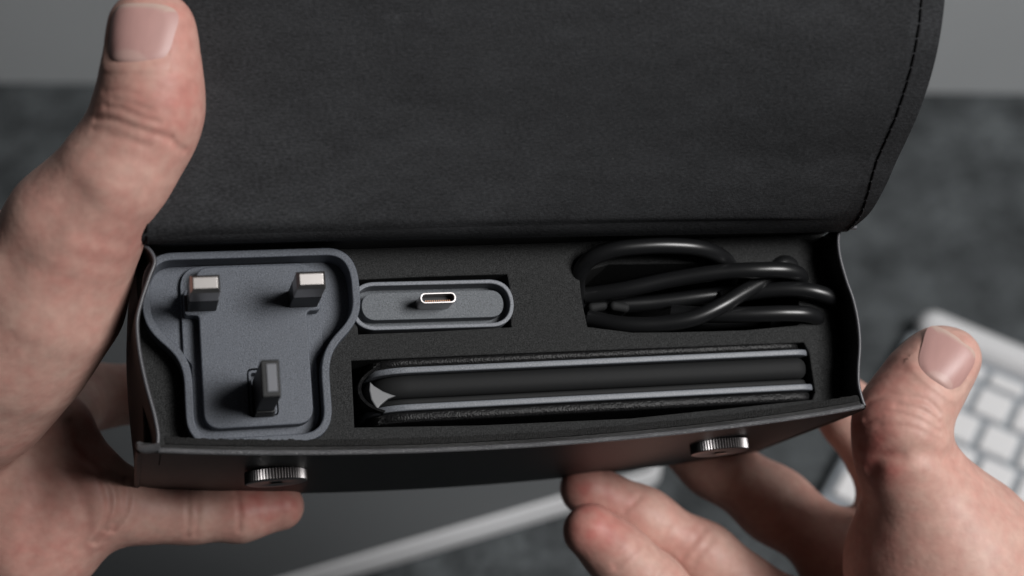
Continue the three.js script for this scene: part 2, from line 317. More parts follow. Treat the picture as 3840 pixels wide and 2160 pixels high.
  const foam = new THREE.ExtrudeGeometry(outline, { depth: 30, bevelEnabled: true, bevelThickness: 0.35, bevelSize: 0.35, bevelSegments: 2, curveSegments: 6 }); foam.translate(0, 0, -30.35);
  part('foam_insert', boxUV(mm(foam)), M.foam, g);
  part('foam_floor', boxUV(mm(new THREE.BoxGeometry(164, 43, 22).translate(58.2, -10.6, -45))), M.foam, g);
  // two magnetic studs on the front wall
  for (const [u, w] of [[4.6, -14.5], [112.2, -13.5]]) {
    const stud = new THREE.Group(); stud.name = 'snap_stud'; stud.position.set(u, frontV(u), w).multiplyScalar(0.001);
    stud.rotation.x = Math.PI / 2; if (u > 60) stud.rotation.z = 0.06;
    g.add(stud);
    const teeth = new THREE.Shape(), N = 64; for (let i = 0; i < N * 2; i++) { const a = i / (2 * N) * Math.PI * 2, r = i % 2 ? 6.48 : 6.78; i ? teeth.lineTo(r * Math.cos(a), r * Math.sin(a)) : teeth.moveTo(r, 0); }
    const rim = new THREE.ExtrudeGeometry(teeth, { depth: 2.3, bevelEnabled: true, bevelSize: 0.25, bevelThickness: 0.25, bevelSegments: 2 }); rim.translate(0, 0, 0.25);
    part('rim', mm(rim), M.stud, stud);
    const cap = new THREE.LatheGeometry([V2(1.9, 2.4), V2(2.3, 2.86), V2(6.4, 2.95), V2(6.66, 2.8)], 64); cap.rotateX(Math.PI / 2);
    part('cap', mm(cap), M.stud, stud);
    const dimple = new THREE.LatheGeometry([V2(0, 2.45), V2(0.6, 2.4), V2(1.0, 2.2), V2(2.0, 2.55)], 32); dimple.rotateX(Math.PI / 2);
    const dm = part('dimple', mm(dimple), M.stud, stud); dm.position.z = 0.0006;
  }
}

// ------------------------------------------------------------------ plug adapter
const creased = (g, a = 0.22) => toCreasedNormals(g, a);
{
  const g = inCase(thing('plug_adapter', 'dark grey three-pin plug adapter lying face up in the foam', 'plug adapter'));
  const outer = plugOutline, inner = inset(outer, 1.75);
  part('rim', boxUV(mm(creased(prism(outer, -12, 6, 0.32, [inner.slice().reverse()])))), M.plastic, g);
  part('recess_floor', boxUV(mm(prism(inset(outer, 1.2), -11, -0.5, 0))), M.plastic, g);
  // low step between the ears and the raised face
  const tier = roundedPath([[-15.4, 9.3], [15.4, 9.3], [15.4, -10.8], [13.75, -13], [13.75, -30.2], [-13.75, -30.2], [-13.75, -13], [-15.4, -10.8]], [4.6, 4.6, 0.6, 0.6, 5.2, 5.2, 0.6, 0.6]);
  part('step', boxUV(mm(creased(prism(tier, -0.7, 0.8, 0.2)))), M.plastic, g);
  const face = roundedPath([[-12.1, 8.1], [12.1, 8.1], [12.1, 3.2], [14.9, 3.1], [14.9, -2.7], [11.8, -2.8], [11.8, -28.1], [-11.8, -28.1], [-11.8, -2.8], [-14.9, -2.7], [-14.9, 3.1], [-12.1, 3.2]], [2.8, 2.8, 0.6, 0.7, 0.9, 0.9, 3.4, 3.4, 0.9, 0.9, 0.7, 0.6]);
  const slot = roundedPath([[-2.5, -26.3], [4.6, -26.3], [4.6, -17], [1.2, -14.9], [-2.5, -14.9]], [1.1, 1.3, 1.2, 1.2, 1.4]);
  const inSlot = roundedPath([[-1.9, -25.7], [4.0, -25.7], [4.0, -17.2], [1.0, -15.5], [-1.9, -15.5]], [0.8, 0.9, 0.9, 0.9, 1.0]);
  part('raised_face', boxUV(mm(creased(prism(face, 0.6, 4.5, 0.32, [slot.slice().reverse()])))), M.plastic, g);
  part('pin_guide', boxUV(mm(creased(prism(inSlot, 0.6, 4.2, 0.2, [roundedPath([[-1.25, -25.9 + 0.75], [3.3, -25.15], [3.3, -17.4], [0.6, -16.2], [-1.25, -16.2]], 0.3).reverse()])))), M.plastic, g);
  for (const x of [-11.1, 11.1]) {
    const pinGroup = new THREE.Group(); pinGroup.name = 'pin'; pinGroup.position.set(x * 0.001, 0, 0.0045); g.add(pinGroup);
    const box = (wx, wy, z0, z1, r) => mm(new RoundedBoxGeometry(wx, wy, z1 - z0, 3, r).translate(0, 0, (z0 + z1) / 2));
    part('sleeve', box(6.3, 3.9, -1, 9.4, 0.3), M.sleeve, pinGroup);
    part('blade', mm(creased(prism(roundedPath([[-3.12, -1.92], [3.12, -1.92], [3.12, 1.92], [-3.12, 1.92]], 0.4), 9.3, 16.6, 0.05))), M.pin, pinGroup);
    const taper = new THREE.BufferGeometry(), a = [[-3.12, -1.92], [3.12, -1.92], [3.12, 1.92], [-3.12, 1.92]], P = [], I = [];
    for (const [k, z] of [[1, 16.59], [0.78, 17.7]]) for (const q of a) P.push(q[0] * (k === 1 ? 1 : 0.84), q[1] * (k === 1 ? 1 : 0.68), z);
    for (let i = 0; i < 4; i++) { const j = (i + 1) % 4; I.push(i, j, 4 + i, j, 4 + j, 4 + i); }
    taper.setAttribute('position', new THREE.Float32BufferAttribute(P, 3)); taper.setIndex(I);
    const tg = taper.toNonIndexed(); tg.computeVertexNormals(); part('bevel', mm(tg), M.pin, pinGroup);
    part('tip', boxUV(mm(new RoundedBoxGeometry(5.2, 2.6, 0.5, 3, 0.2).translate(0, 0, 17.55))), M.pin, pinGroup);
  }
  const earth = new THREE.Group(); earth.name = 'pin'; earth.position.set(0.00095, -0.0216, 0.0045); g.add(earth);
  part('blade', mm(new RoundedBoxGeometry(3.9, 7.9, 22.4, 3, 0.35).translate(0, 0, 9.8)), M.sleeve, earth);
  part('tip', mm(new RoundedBoxGeometry(2.1, 5.9, 0.5, 2, 0.15).translate(0.25, 0.1, 20.95)), M.earthEndGlint, earth);  // end face coloured lighter to show its reflection; same black plastic pin
  for (let i = 0; i < 3; i++) part('foot_step', mm(new RoundedBoxGeometry(4.3 - i * 0.1, 0.7, 1.0, 2, 0.15).translate(0.1, -4.2 + i * 0.12, 0.6 + i * 1.6)), M.sleeve, earth);
}

// ------------------------------------------------------------------ module with the plug on a plate
{
  const g = inCase(thing('connector_module', 'grey oblong module with a small metal connector standing in the middle', 'connector module'));
  const stadium = (u0, u1, v0, v1, r) => roundedPath([[u0, v0], [u1, v0], [u1, v1], [u0, v1]], r, 14);
  const tilt = (geo) => geo.translate(-41.5, 1.6, 0).rotateZ(-0.014).translate(41.5, -1.6, 0);
  const o = stadium(22.3, 60.4, -7.3, 4.0, 5.3), i = stadium(23.25, 59.45, -6.35, 3.05, 4.5);
  part('rim', boxUV(mm(creased(tilt(prism(o, -20, 1.0, 0.25, [i.slice().reverse()]))))), M.aluminium, g);
  part('well', boxUV(mm(tilt(prism(stadium(23, 59.7, -6.6, 3.3, 4.6), -19, -3.6, 0)))), M.modulePlate, g);
  part('plate', boxUV(mm(creased(tilt(prism(stadium(24.9, 58.2, -4.75, 1.75, 3.1), -4, -0.2, 0.2))))), M.modulePlate, g);
  const usb = new THREE.Group(); usb.name = 'connector'; usb.position.set(0.0415, -0.00135, -0.0002); usb.rotation.z = -0.01; g.add(usb);
  const so = stadium(-4.15, 4.15, -1.25, 1.25, 1.2), si = stadium(-3.7, 3.7, -0.84, 0.84, 0.8);
  part('shell', mm(creased(prism(so, -0.5, 6.15, 0.05, [si.slice().reverse()]))), M.steel, usb);
  part('lip', mm(creased(prism(inset(so, -0.02), 6.1, 6.4, 0.12, [si.slice().reverse()]))), M.steel, usb);
  part('socket', mm(prism(stadium(-3.72, 3.72, -0.86, 0.86, 0.8), 0, 3.6, 0)), M.darkPlastic, usb);
  for (let k = 0; k < 12; k++) part('contact', mm(new THREE.BoxGeometry(0.17, 0.36, 1.0).translate(-2.75 + k * 0.5, -0.56, 5.1)), M.copper, usb);
}

// ------------------------------------------------------------------ folding charger in the long slot
{
  const g = inCase(thing('folding_charger', 'folding charger of two black leather slabs with grey trims in long slot', 'folding charger'));
  g.rotateZ(0.0);
  // plates stand on edge: outline in (x, z), thickness along y
  const plate = (u0, u1, v0, v1, top, rl, rr, bevel, seg = 3) => {
    const s = new THREE.Shape(roundedPath([[u0, -46], [u1, -46], [u1, top], [u0, top]], [3, 3, rr, rl], 12));
    const b = Math.min(bevel, (v1 - v0) / 2 - 0.02);
    const e = new THREE.ExtrudeGeometry(s, { depth: v1 - v0 - 2 * b, bevelEnabled: true, bevelSize: b, bevelThickness: b, bevelOffset: -b, bevelSegments: seg });
    e.translate(0, 0, v0 + b);                          // thickness now runs along z
    e.rotateX(Math.PI / 2); e.scale(1, 1, 1);           // (x, y, z) -> (x, -z, y)
    e.translate(0, 0, 0);
    const p = e.attributes.position; for (let i = 0; i < p.count; i++) p.setY(i, -p.getY(i));
    const idx = e.index; if (idx) { for (let i = 0; i < idx.count; i += 3) { const t = idx.getX(i); idx.setX(i, idx.getX(i + 1)); idx.setX(i + 1, t); } } else { for (let i = 0; i < p.count; i += 3) for (const k of ['position', 'uv']) { const at_ = e.attributes[k], n = at_.itemSize; for (let c = 0; c < n; c++) { const t = at_.array[i * n + c]; at_.array[i * n + c] = at_.array[(i + 1) * n + c]; at_.array[(i + 1) * n + c] = t; } } }
    e.deleteAttribute('normal'); e.computeVertexNormals();
    return boxUV(mm(creased(e, 0.7)));
  };
  const skew = (m) => { m.rotation.z = -0.0045; return m; };
  const add = (name, geo, mat) => skew(part(name, geo, mat, g));
  add('leather_cover', plate(25.5, 132.4, -15.65, -13.3, -0.5, 8, 5, 1.1, 5), M.deviceLeather);
  add('metal_trim', plate(25.2, 133.9, -17.1, -15.7, 0.6, 9, 4.5, 0.28), M.trim);
  add('rubber_pad', plate(25.8, 133.2, -22.5, -17.1, -0.2, 9, 4, 2.4, 8), M.rubber);
  add('leather_cover', plate(25.5, 133.6, -28.2, -25.7, -0.4, 9, 4.5, 1.0, 5), M.deviceLeather);
  add('metal_trim', plate(25.2, 134.2, -25.65, -24.2, 0.6, 9.5, 4.5, 0.28), M.trim);
  add('rubber_pad', plate(26.0, 133.4, -24.2, -22.55, -1.6, 9, 4, 0.7, 6), M.rubber);
  // leather strap bent round the hinge and its pale lining
  const strap = (r0, r1, z0, z1) => slab(
    (s, t) => { const a = lerp(0.62, -0.66, s) * Math.PI / 2 * 1.02; return [33.6 - r0 * Math.cos(a), -20.4 + 5.6 * Math.sin(a) * 1.12, lerp(z0, z1, t)]; },
    (s, t) => { const a = lerp(0.62, -0.66, s) * Math.PI / 2 * 1.02; return [33.6 - r1 * Math.cos(a), -20.4 + (5.6 - (r0 - r1) * 0.6) * Math.sin(a) * 1.12, lerp(z0, z1, t)]; }, 24, 4, [0.012, 0.04]);
  part('hinge_strap', strap(10.9, 10.1, -44, -0.5), M.deviceLeather, g);
  const wedge = prism([V2(25.7, -18.4), V2(26.6, -19.4), V2(28.6, -20.8), V2(30.4, -21.6), V2(31.5, -22.0), V2(29.6, -22.6), V2(27.8, -23.9), V2(26.9, -24.9), V2(25.7, -22.6), V2(25.4, -20.4)], -44, -1.4, 0.3);
  part('hinge_lining', boxUV(mm(creased(wedge))), M.hingeLining, g);
}

// ------------------------------------------------------------------ coiled cable
{
  const g = inCase(thing('charging_cable', 'black glossy charging cable coiled into the foam pocket', 'cable'));
  const q = (x, y) => [2100 + x * 0.4658, 820 + y * 0.4658];
  const inv = new THREE.Matrix4().copy(caseMatrix).invert();
  const put = ([x, y], w) => {                          // where the sight line of that pixel crosses the plane w of the case
    const a = EYE.clone().applyMatrix4(inv), b = at(...q(x, y), 0.4).applyMatrix4(inv), k = (w / 1000 - a.z) / (b.z - a.z), p = a.lerp(b, k).multiplyScalar(1000); return [p.x, p.y, p.z];
  };
  const cord = (list, r = 1.95) => tube(list.map(([x, y, w]) => put([x, y], w)), r, 140, 20);
  const strands = [
    [[160, 760, -14], [140, 600, -8], [150, 450, -1], [240, 330, 3.5], [420, 255, 6.5], [640, 225, 8], [900, 218, 8.5], [1130, 240, 7.5], [1290, 300, 4], [1370, 400, -3], [1360, 560, -10]],
    [[200, 620, -9], [500, 575, -5], [900, 490, -1], [1300, 430, 3], [1600, 414, 5.5], [1820, 418, 5.5], [1920, 448, 3.5], [1930, 520, -2], [1850, 640, -8]],
    [[230, 800, -8], [500, 850, -4], [800, 850, -1], [1080, 800, 1.5], [1290, 705, 2.5], [1450, 610, 2], [1600, 520, 1], [1720, 420, 0], [1800, 355, -0.5], [1890, 400, -2.5], [1900, 520, -8]],
    [[1300, 640, -4], [1600, 585, 0], [1880, 570, 3], [2060, 592, 4], [2190, 640, 3], [2245, 705, 0], [2200, 790, -5], [2000, 800, -9]],
    [[900, 760, -6], [1200, 775, -2], [1550, 770, 1.5], [1820, 762, 3], [1990, 770, 2.5], [2065, 800, -0.5], [2000, 850, -6], [1700, 850, -10]],
    [[200, 700, -12], [700, 680, -9], [1200, 620, -6], [1700, 580, -6], [2000, 640, -8]],
    [[240, 840, -17], [700, 850, -15], [1200, 830, -14], [1700, 800, -15]],
  ];
  for (const s of strands) part('cord', cord(s), M.cable, g);
  for (const [x, y, w, a] of [[255, 745, -9, 0.15], [430, 748, -8, -0.2]]) {
    const m = part('connector_plug', mm(new RoundedBoxGeometry(5.0, 2.4, 12, 3, 1.1)), M.rubber, g); const p = put([x, y], w - 5); m.position.set(...p).multiplyScalar(0.001); m.rotation.z = a;
  }
}

// ------------------------------------------------------------------ hands: one field of tapered bones each, meshed on a grid
function roundCone(p, a, b, r1, r2) {                 // exact distance to a tapered capsule
  const bx = b[0] - a[0], by = b[1] - a[1], bz = b[2] - a[2], l2 = bx * bx + by * by + bz * bz, rr = r1 - r2, a2 = l2 - rr * rr, il2 = 1 / l2;
  const px = p[0] - a[0], py = p[1] - a[1], pz = p[2] - a[2], y = px * bx + py * by + pz * bz, z = y - l2;
  const cx = px * l2 - bx * y, cy = py * l2 - by * y, cz = pz * l2 - bz * y, x2 = cx * cx + cy * cy + cz * cz, y2 = y * y * l2, z2 = z * z * l2;
  const k = Math.sign(rr) * rr * rr * x2;
  if (Math.sign(z) * a2 * z2 > k) return Math.sqrt(x2 + z2) * il2 - r2;
  if (Math.sign(y) * a2 * y2 < k) return Math.sqrt(x2 + y2) * il2 - r1;
  return (Math.sqrt(x2 * a2 * il2) + y * rr) * il2 - r1;
}
const smin = (a, b, k) => { const h = Math.max(k - Math.abs(a - b), 0) / k; return Math.min(a, b) - h * h * k * 0.25; };
function makeHand(spec) {
  const origin = at(...spec.origin);
  const local = (x, y, z) => at(x, y, z).sub(origin).multiplyScalar(1000);              // millimetres round the wrist
  const arr = (v) => [v.x, v.y, v.z];
  const bones = (list) => { const o = []; for (let i = 0; i + 1 < list.length; i++) { const [x, y, z, r] = list[i], [X, Y, Z, R] = list[i + 1]; o.push([arr(local(x, y, z)), arr(local(X, Y, Z)), r * z / FOCAL * 1000, R * Z / FOCAL * 1000]); } return o; };
  const groups = spec.groups.map((q) => ({ k: q.k, join: q.join, bones: (q.lists ?? [q.list]).flatMap(bones) }));
  const field = (b, k, p) => { let d = 1e3; for (const c of b) d = smin(d, roundCone(p, c[0], c[1], c[2], c[3]), k); return d; };
  const core = bones(spec.palm[0]); for (let i = 1; i < spec.palm.length; i++) core.push(...bones(spec.palm[i]));
  const everything = { core, groups };
  const base = (p, use = everything) => {
    const dp = use.core.length ? field(use.core, 9, p) : 1e3; let d = dp;
    for (const q of use.groups) d = smin(d, smin(dp, field(q.bones, q.k, p), q.join), 0.7);
    return d;
  };
  const nearby = (p, margin) => { const pick = (b) => b.filter((c) => roundCone(p, c[0], c[1], c[2], c[3]) < margin); return { core: pick(core), groups: groups.map((q) => ({ ...q, bones: pick(q.bones) })).filter((q) => q.bones.length) }; };
  const eye = EYE.clone().sub(origin).multiplyScalar(1000);
  const cast = (from, dir, f = base, far = 900, near = 0) => { let t = 0, best = near, kept = null; for (let i = 0; i < 200 && t < far; i++) { const p = [from.x + dir.x * t, from.y + dir.y * t, from.z + dir.z * t], d = f(p); if (d < 0.02) return V3(...p); if (d < best) { best = d; kept = V3(...p); } t += d * 0.85; } return kept; };
  const seen = (x, y) => { const d = local(x, y, 0.4).sub(eye).normalize(); return cast(eye, d); };
  // creases: lines on the skin given by what they cross
  const lines = [];
  for (const [pts, width, depth] of spec.creases) {
    const P = pts.map(([x, y]) => seen(x, y)).filter(Boolean); if (P.length < 2) continue;
    const c = new THREE.CatmullRomCurve3(P, false, 'centripetal').getPoints(P.length * 6), box = new THREE.Box3().setFromPoints(c).expandByScalar(width * 3.2);
    lines.push({ c, box, width, depth });
  }
  // nails
  const nails = (spec.nails || []).map((n) => {
    const centre = seen(...n.at), up = V3(...n.up).transformDirection(camera.matrixWorld), out = V3(...n.out).transformDirection(camera.matrixWorld);
    out.addScaledVector(up, -out.dot(up)).normalize(); const across = V3().crossVectors(up, out).normalize();
    return { ...n, centre, up, out, across };
  });
  const tmp = V3();
  const nailPower = (n, p) => { const x = p[0] - n.centre.x, y = p[1] - n.centre.y, z = p[2] - n.centre.z; if (x * x + y * y + z * z > 400) return 9; if (x * n.out.x + y * n.out.y + z * n.out.z < -6) return 9; const s = (x * n.across.x + y * n.across.y + z * n.across.z) / n.w, t = (x * n.up.x + y * n.up.y + z * n.up.z) / n.h; return Math.pow(Math.pow(Math.abs(s), 4) + Math.pow(Math.abs(t), 4), 0.25); };
  const full = (p, use) => {
    let d = base(p, use);
    if (Math.abs(d) > 4) return d;
    for (const l of lines) {
      tmp.set(p[0], p[1], p[2]); if (!l.box.containsPoint(tmp)) continue;
      let best = 1e9; for (let i = 0; i + 1 < l.c.length; i++) { const a = l.c[i], b = l.c[i + 1], bx = b.x - a.x, by = b.y - a.y, bz = b.z - a.z, k = clamp(((p[0] - a.x) * bx + (p[1] - a.y) * by + (p[2] - a.z) * bz) / (bx * bx + by * by + bz * bz + 1e-9), 0, 1), q = (p[0] - a.x - bx * k) ** 2 + (p[1] - a.y - by * k) ** 2 + (p[2] - a.z - bz * k) ** 2; if (q < best) best = q; }
      const e = best / (l.width * l.width); d += l.depth * (Math.exp(-e) - 0.25 * Math.exp(-e / 6));
    }
    for (const n of nails) { const q = nailPower(n, p); if (q < 1.6) d += 0.22 * (1 - smooth(q, 0.92, 1.12)) - 0.15 * Math.exp(-(((q - 1.24) / 0.12) ** 2)); }
    // flesh is never even: low swellings and fine skin relief
    d += 0.4 * noise(p[0] * 0.055, p[1] * 0.055, p[2] * 0.055) + 0.06 * noise(p[0] * 0.24, p[1] * 0.24, p[2] * 0.24) + 0.03 * noise(p[0] * 0.8, p[1] * 0.8, p[2] * 0.8) + 0.022 * noise(p[0] * 1.7, p[1] * 1.7, p[2] * 1.7);
    return d;
  };
  // grid
  const h = spec.cell, lo = [1e9, 1e9, 1e9], hi = [-1e9, -1e9, -1e9];
  for (const b of [...core, ...groups.flatMap((q) => q.bones)]) for (const [c, r] of [[b[0], b[2]], [b[1], b[3]]]) for (let k = 0; k < 3; k++) { lo[k] = Math.min(lo[k], c[k] - r - 3); hi[k] = Math.max(hi[k], c[k] + r + 3); }
  const B = 8, n = [0, 1, 2].map((k) => Math.ceil((hi[k] - lo[k]) / h / B) * B + 1), nx = n[0], ny = n[1], nz = n[2];
  const F = new Float32Array(nx * ny * nz).fill(50), reach = h * B * 0.87 + 1.2;
  const id = (x, y, z) => (z * ny + y) * nx + x, uses = {};
  for (let bz = 0; bz < nz - 1; bz += B) for (let by = 0; by < ny - 1; by += B) for (let bx = 0; bx < nx - 1; bx += B) {
    const d = base([lo[0] + (bx + B / 2) * h, lo[1] + (by + B / 2) * h, lo[2] + (bz + B / 2) * h]);
    const near = Math.abs(d) < reach, use = near ? nearby([lo[0] + (bx + B / 2) * h, lo[1] + (by + B / 2) * h, lo[2] + (bz + B / 2) * h], reach * 2 + 14) : null;
    if (near) uses[id(bx, by, bz)] = use;
    for (let z = bz; z <= bz + B; z++) for (let y = by; y <= by + B; y++) for (let x = bx; x <= bx + B; x++) {
      const i = id(x, y, z);
      if (near) { if (F[i] === 50 || F[i] === -50) F[i] = full([lo[0] + x * h, lo[1] + y * h, lo[2] + z * h], use); } else if (F[i] === 50 && d < 0) F[i] = -50;
    }
  }
  // surface nets
  const at_ = new Int32Array(nx * ny * nz).fill(-1), pos = [], idx = [];
  const corner = [0, 1, nx, nx + 1, nx * ny, nx * ny + 1, nx * ny + nx, nx * ny + nx + 1], edges = [[0, 1], [2, 3], [4, 5], [6, 7], [0, 2], [1, 3], [4, 6], [5, 7], [0, 4], [1, 5], [2, 6], [3, 7]];
  for (let z = 0; z < nz - 1; z++) for (let y = 0; y < ny - 1; y++) for (let x = 0; x < nx - 1; x++) {
    const o = id(x, y, z); let m = 0; for (let c = 0; c < 8; c++) if (F[o + corner[c]] < 0) m |= 1 << c;
    if (m === 0 || m === 255) continue;
    let sx = 0, sy = 0, sz = 0, k = 0;
    for (const [a, b] of edges) { const fa = F[o + corner[a]], fb = F[o + corner[b]]; if (fa < 0 === fb < 0) continue; const t = fa / (fa - fb); sx += (a & 1) + t * ((b & 1) - (a & 1)); sy += (a >> 1 & 1) + t * ((b >> 1 & 1) - (a >> 1 & 1)); sz += (a >> 2) + t * ((b >> 2) - (a >> 2)); k++; }
    at_[o] = pos.length / 3; pos.push(lo[0] + (x + sx / k) * h, lo[1] + (y + sy / k) * h, lo[2] + (z + sz / k) * h);
  }
  const quad = (a, b, c, d, flip) => { if (a < 0 || b < 0 || c < 0 || d < 0) return; flip ? idx.push(a, c, b, a, d, c) : idx.push(a, b, c, a, c, d); };
  for (let z = 1; z < nz - 1; z++) for (let y = 1; y < ny - 1; y++) for (let x = 1; x < nx - 1; x++) {
    const o = id(x, y, z), f = F[o] < 0;
    if (f !== F[o + 1] < 0) quad(at_[o], at_[o - nx], at_[o - nx - nx * ny], at_[o - nx * ny], !f);
    if (f !== F[o + nx] < 0) quad(at_[o], at_[o - nx * ny], at_[o - nx * ny - 1], at_[o - 1], !f);
    if (f !== F[o + nx * ny] < 0) quad(at_[o], at_[o - 1], at_[o - 1 - nx], at_[o - nx], !f);
  }
  const count = pos.length / 3, nor = new Float32Array(count * 3), col = new Float32Array(count * 3), e = 0.25;
  const spots = spec.spots.map(([x, y, r, s]) => ({ c: seen(x, y), r, s })).filter((q) => q.c);
  for (let i = 0; i < count; i++) {
    const p = [pos[3 * i], pos[3 * i + 1], pos[3 * i + 2]];
    const use = uses[id(...[0, 1, 2].map((k) => Math.floor((p[k] - lo[k]) / h / B) * B))];
    const f1 = full([p[0] + e, p[1] - e, p[2] - e], use), f2 = full([p[0] - e, p[1] - e, p[2] + e], use), f3 = full([p[0] - e, p[1] + e, p[2] - e], use), f4 = full([p[0] + e, p[1] + e, p[2] + e], use);
    const g = V3(f1 - f2 - f3 + f4, -f1 - f2 + f3 + f4, -f1 + f2 - f3 + f4).normalize();
    nor.set([g.x, g.y, g.z], 3 * i);
    // colour of the skin: blood under it in patches, paler between; some redness painted for shadow edges
    let red = 0.14 * noise(p[0] * 0.06 + 9, p[1] * 0.06, p[2] * 0.06) + 0.22 * noise(p[0] * 0.16, p[1] * 0.16 + 5, p[2] * 0.16) + 0.24 * noise(p[0] * 0.5, p[1] * 0.5, p[2] * 0.5 + 3);
    for (const s of spots) { const q = ((p[0] - s.c.x) ** 2 + (p[1] - s.c.y) ** 2 + (p[2] - s.c.z) ** 2) / (s.r * s.r); if (q < 4) red += s.s * Math.exp(-q * 1.6) * (1 + 0.5 * noise(p[0] * 0.3, p[1] * 0.3 + 2, p[2] * 0.3)); }
    red = clamp(red, -0.4, 1);
    const pale = spec.tone, flush = [pale[0] * 0.86, pale[1] * 0.52, pale[2] * 0.53];
    const light = 1 + 0.10 * noise(p[0] * 0.35 + 3, p[1] * 0.35, p[2] * 0.35) + 0.06 * noise(p[0] * 1.1, p[1] * 1.1 + 8, p[2] * 1.1);
    for (let k = 0; k < 3; k++) col[3 * i + k] = lerp(pale[k], flush[k], red) * light;
  }
  const geo = new THREE.BufferGeometry();
  geo.setAttribute('position', new THREE.Float32BufferAttribute(pos.map((v) => v * 0.001), 3)); geo.setAttribute('normal', new THREE.BufferAttribute(nor, 3)); geo.setAttribute('color', new THREE.BufferAttribute(col, 3)); geo.setIndex(idx);
  const g = thing(spec.name, spec.label, 'hand'); g.position.copy(origin);
  part('skin', geo, M.skin, g);
  // nail plates: laid on the nail bed
  for (const nl of nails) {
    const N = 26, P = [], C = [], I = []; let H = [], at2 = [];
    for (let j = 0; j <= N; j++) for (let i = 0; i <= N; i++) {
      const s = i / N * 2 - 1, t = j / N * 2 - 1;
      // square grid squeezed into the rounded outline of the nail bed
      const a = Math.max(Math.abs(s), Math.abs(t), 1e-6), S = s / a, T = t / a; let l0 = 0, l1 = 1.2;
      for (let k = 0; k < 24; k++) { const m = (l0 + l1) / 2; Math.pow(Math.abs(S * m), 4) + Math.pow(Math.abs(T * m), 4) < 1.0 ? l0 = m : l1 = m; }
      const start = nl.centre.clone().addScaledVector(nl.across, S * l0 * a * nl.w).addScaledVector(nl.up, T * l0 * a * nl.h).addScaledVector(nl.out, 14);
      let hit = cast(start, nl.out.clone().negate(), full, 40);
      const lift = 0.34 - 0.5 * smooth(a, 0.88, 1);
      H.push(hit ? start.clone().sub(hit).dot(nl.out) : null); at2.push([start, lift, a, [S * l0 * a, T * l0 * a]]);
      const free = smooth(t, 0.80, 0.92), moon = 1 - smooth((t + 1.05) ** 2 / 0.30 + s * s / 0.5, 0.7, 1), w = 1 + 0.05 * noise(s * 9, t * 1.5, 2);
      const pink = [0.475, 0.275, 0.25], white = [0.55, 0.45, 0.37], lun = [0.54, 0.36, 0.32];
      for (let k = 0; k < 3; k++) C.push(lerp(lerp(pink[k], lun[k], moon * 0.7), white[k], free * 0.55) * w);
    }
    const basis = ([x, y]) => [1, x, y, x * x, y * y, x * y], A = [...Array(6)].map(() => Array(7).fill(0));
    at2.forEach(([start, , a, xy], k) => { if (a > 0.9 || H[k] === null) return; const f = basis(xy); for (let i = 0; i < 6; i++) { for (let j = 0; j < 6; j++) A[i][j] += f[i] * f[j]; A[i][6] += f[i] * H[k]; } });
    for (let i = 0; i < 6; i++) { const pv = A[i][i]; for (let j = i; j < 7; j++) A[i][j] /= pv; for (let r = 0; r < 6; r++) if (r !== i) { const m = A[r][i]; for (let j = i; j < 7; j++) A[r][j] -= m * A[i][j]; } }
    H = at2.map(([, , , xy]) => basis(xy).reduce((v, f, i) => v + f * A[i][6], 0));
    at2.forEach(([start, lift], k) => { const q = start.clone().addScaledVector(nl.out, lift - H[k]); P.push(q.x * 0.001, q.y * 0.001, q.z * 0.001); });
    for (let j = 0; j < N; j++) for (let i = 0; i < N; i++) { const a = j * (N + 1) + i; I.push(a, a + 1, a + N + 1, a + 1, a + N + 2, a + N + 1); }
    const ng = new THREE.BufferGeometry(); ng.setAttribute('position', new THREE.Float32BufferAttribute(P, 3)); ng.setAttribute('color', new THREE.Float32BufferAttribute(C, 3)); ng.setIndex(I); ng.computeVertexNormals();
    part('fingernail', ng, M.nail, g);
  }
  return g;
}
const TONE = [0.535, 0.315, 0.260];
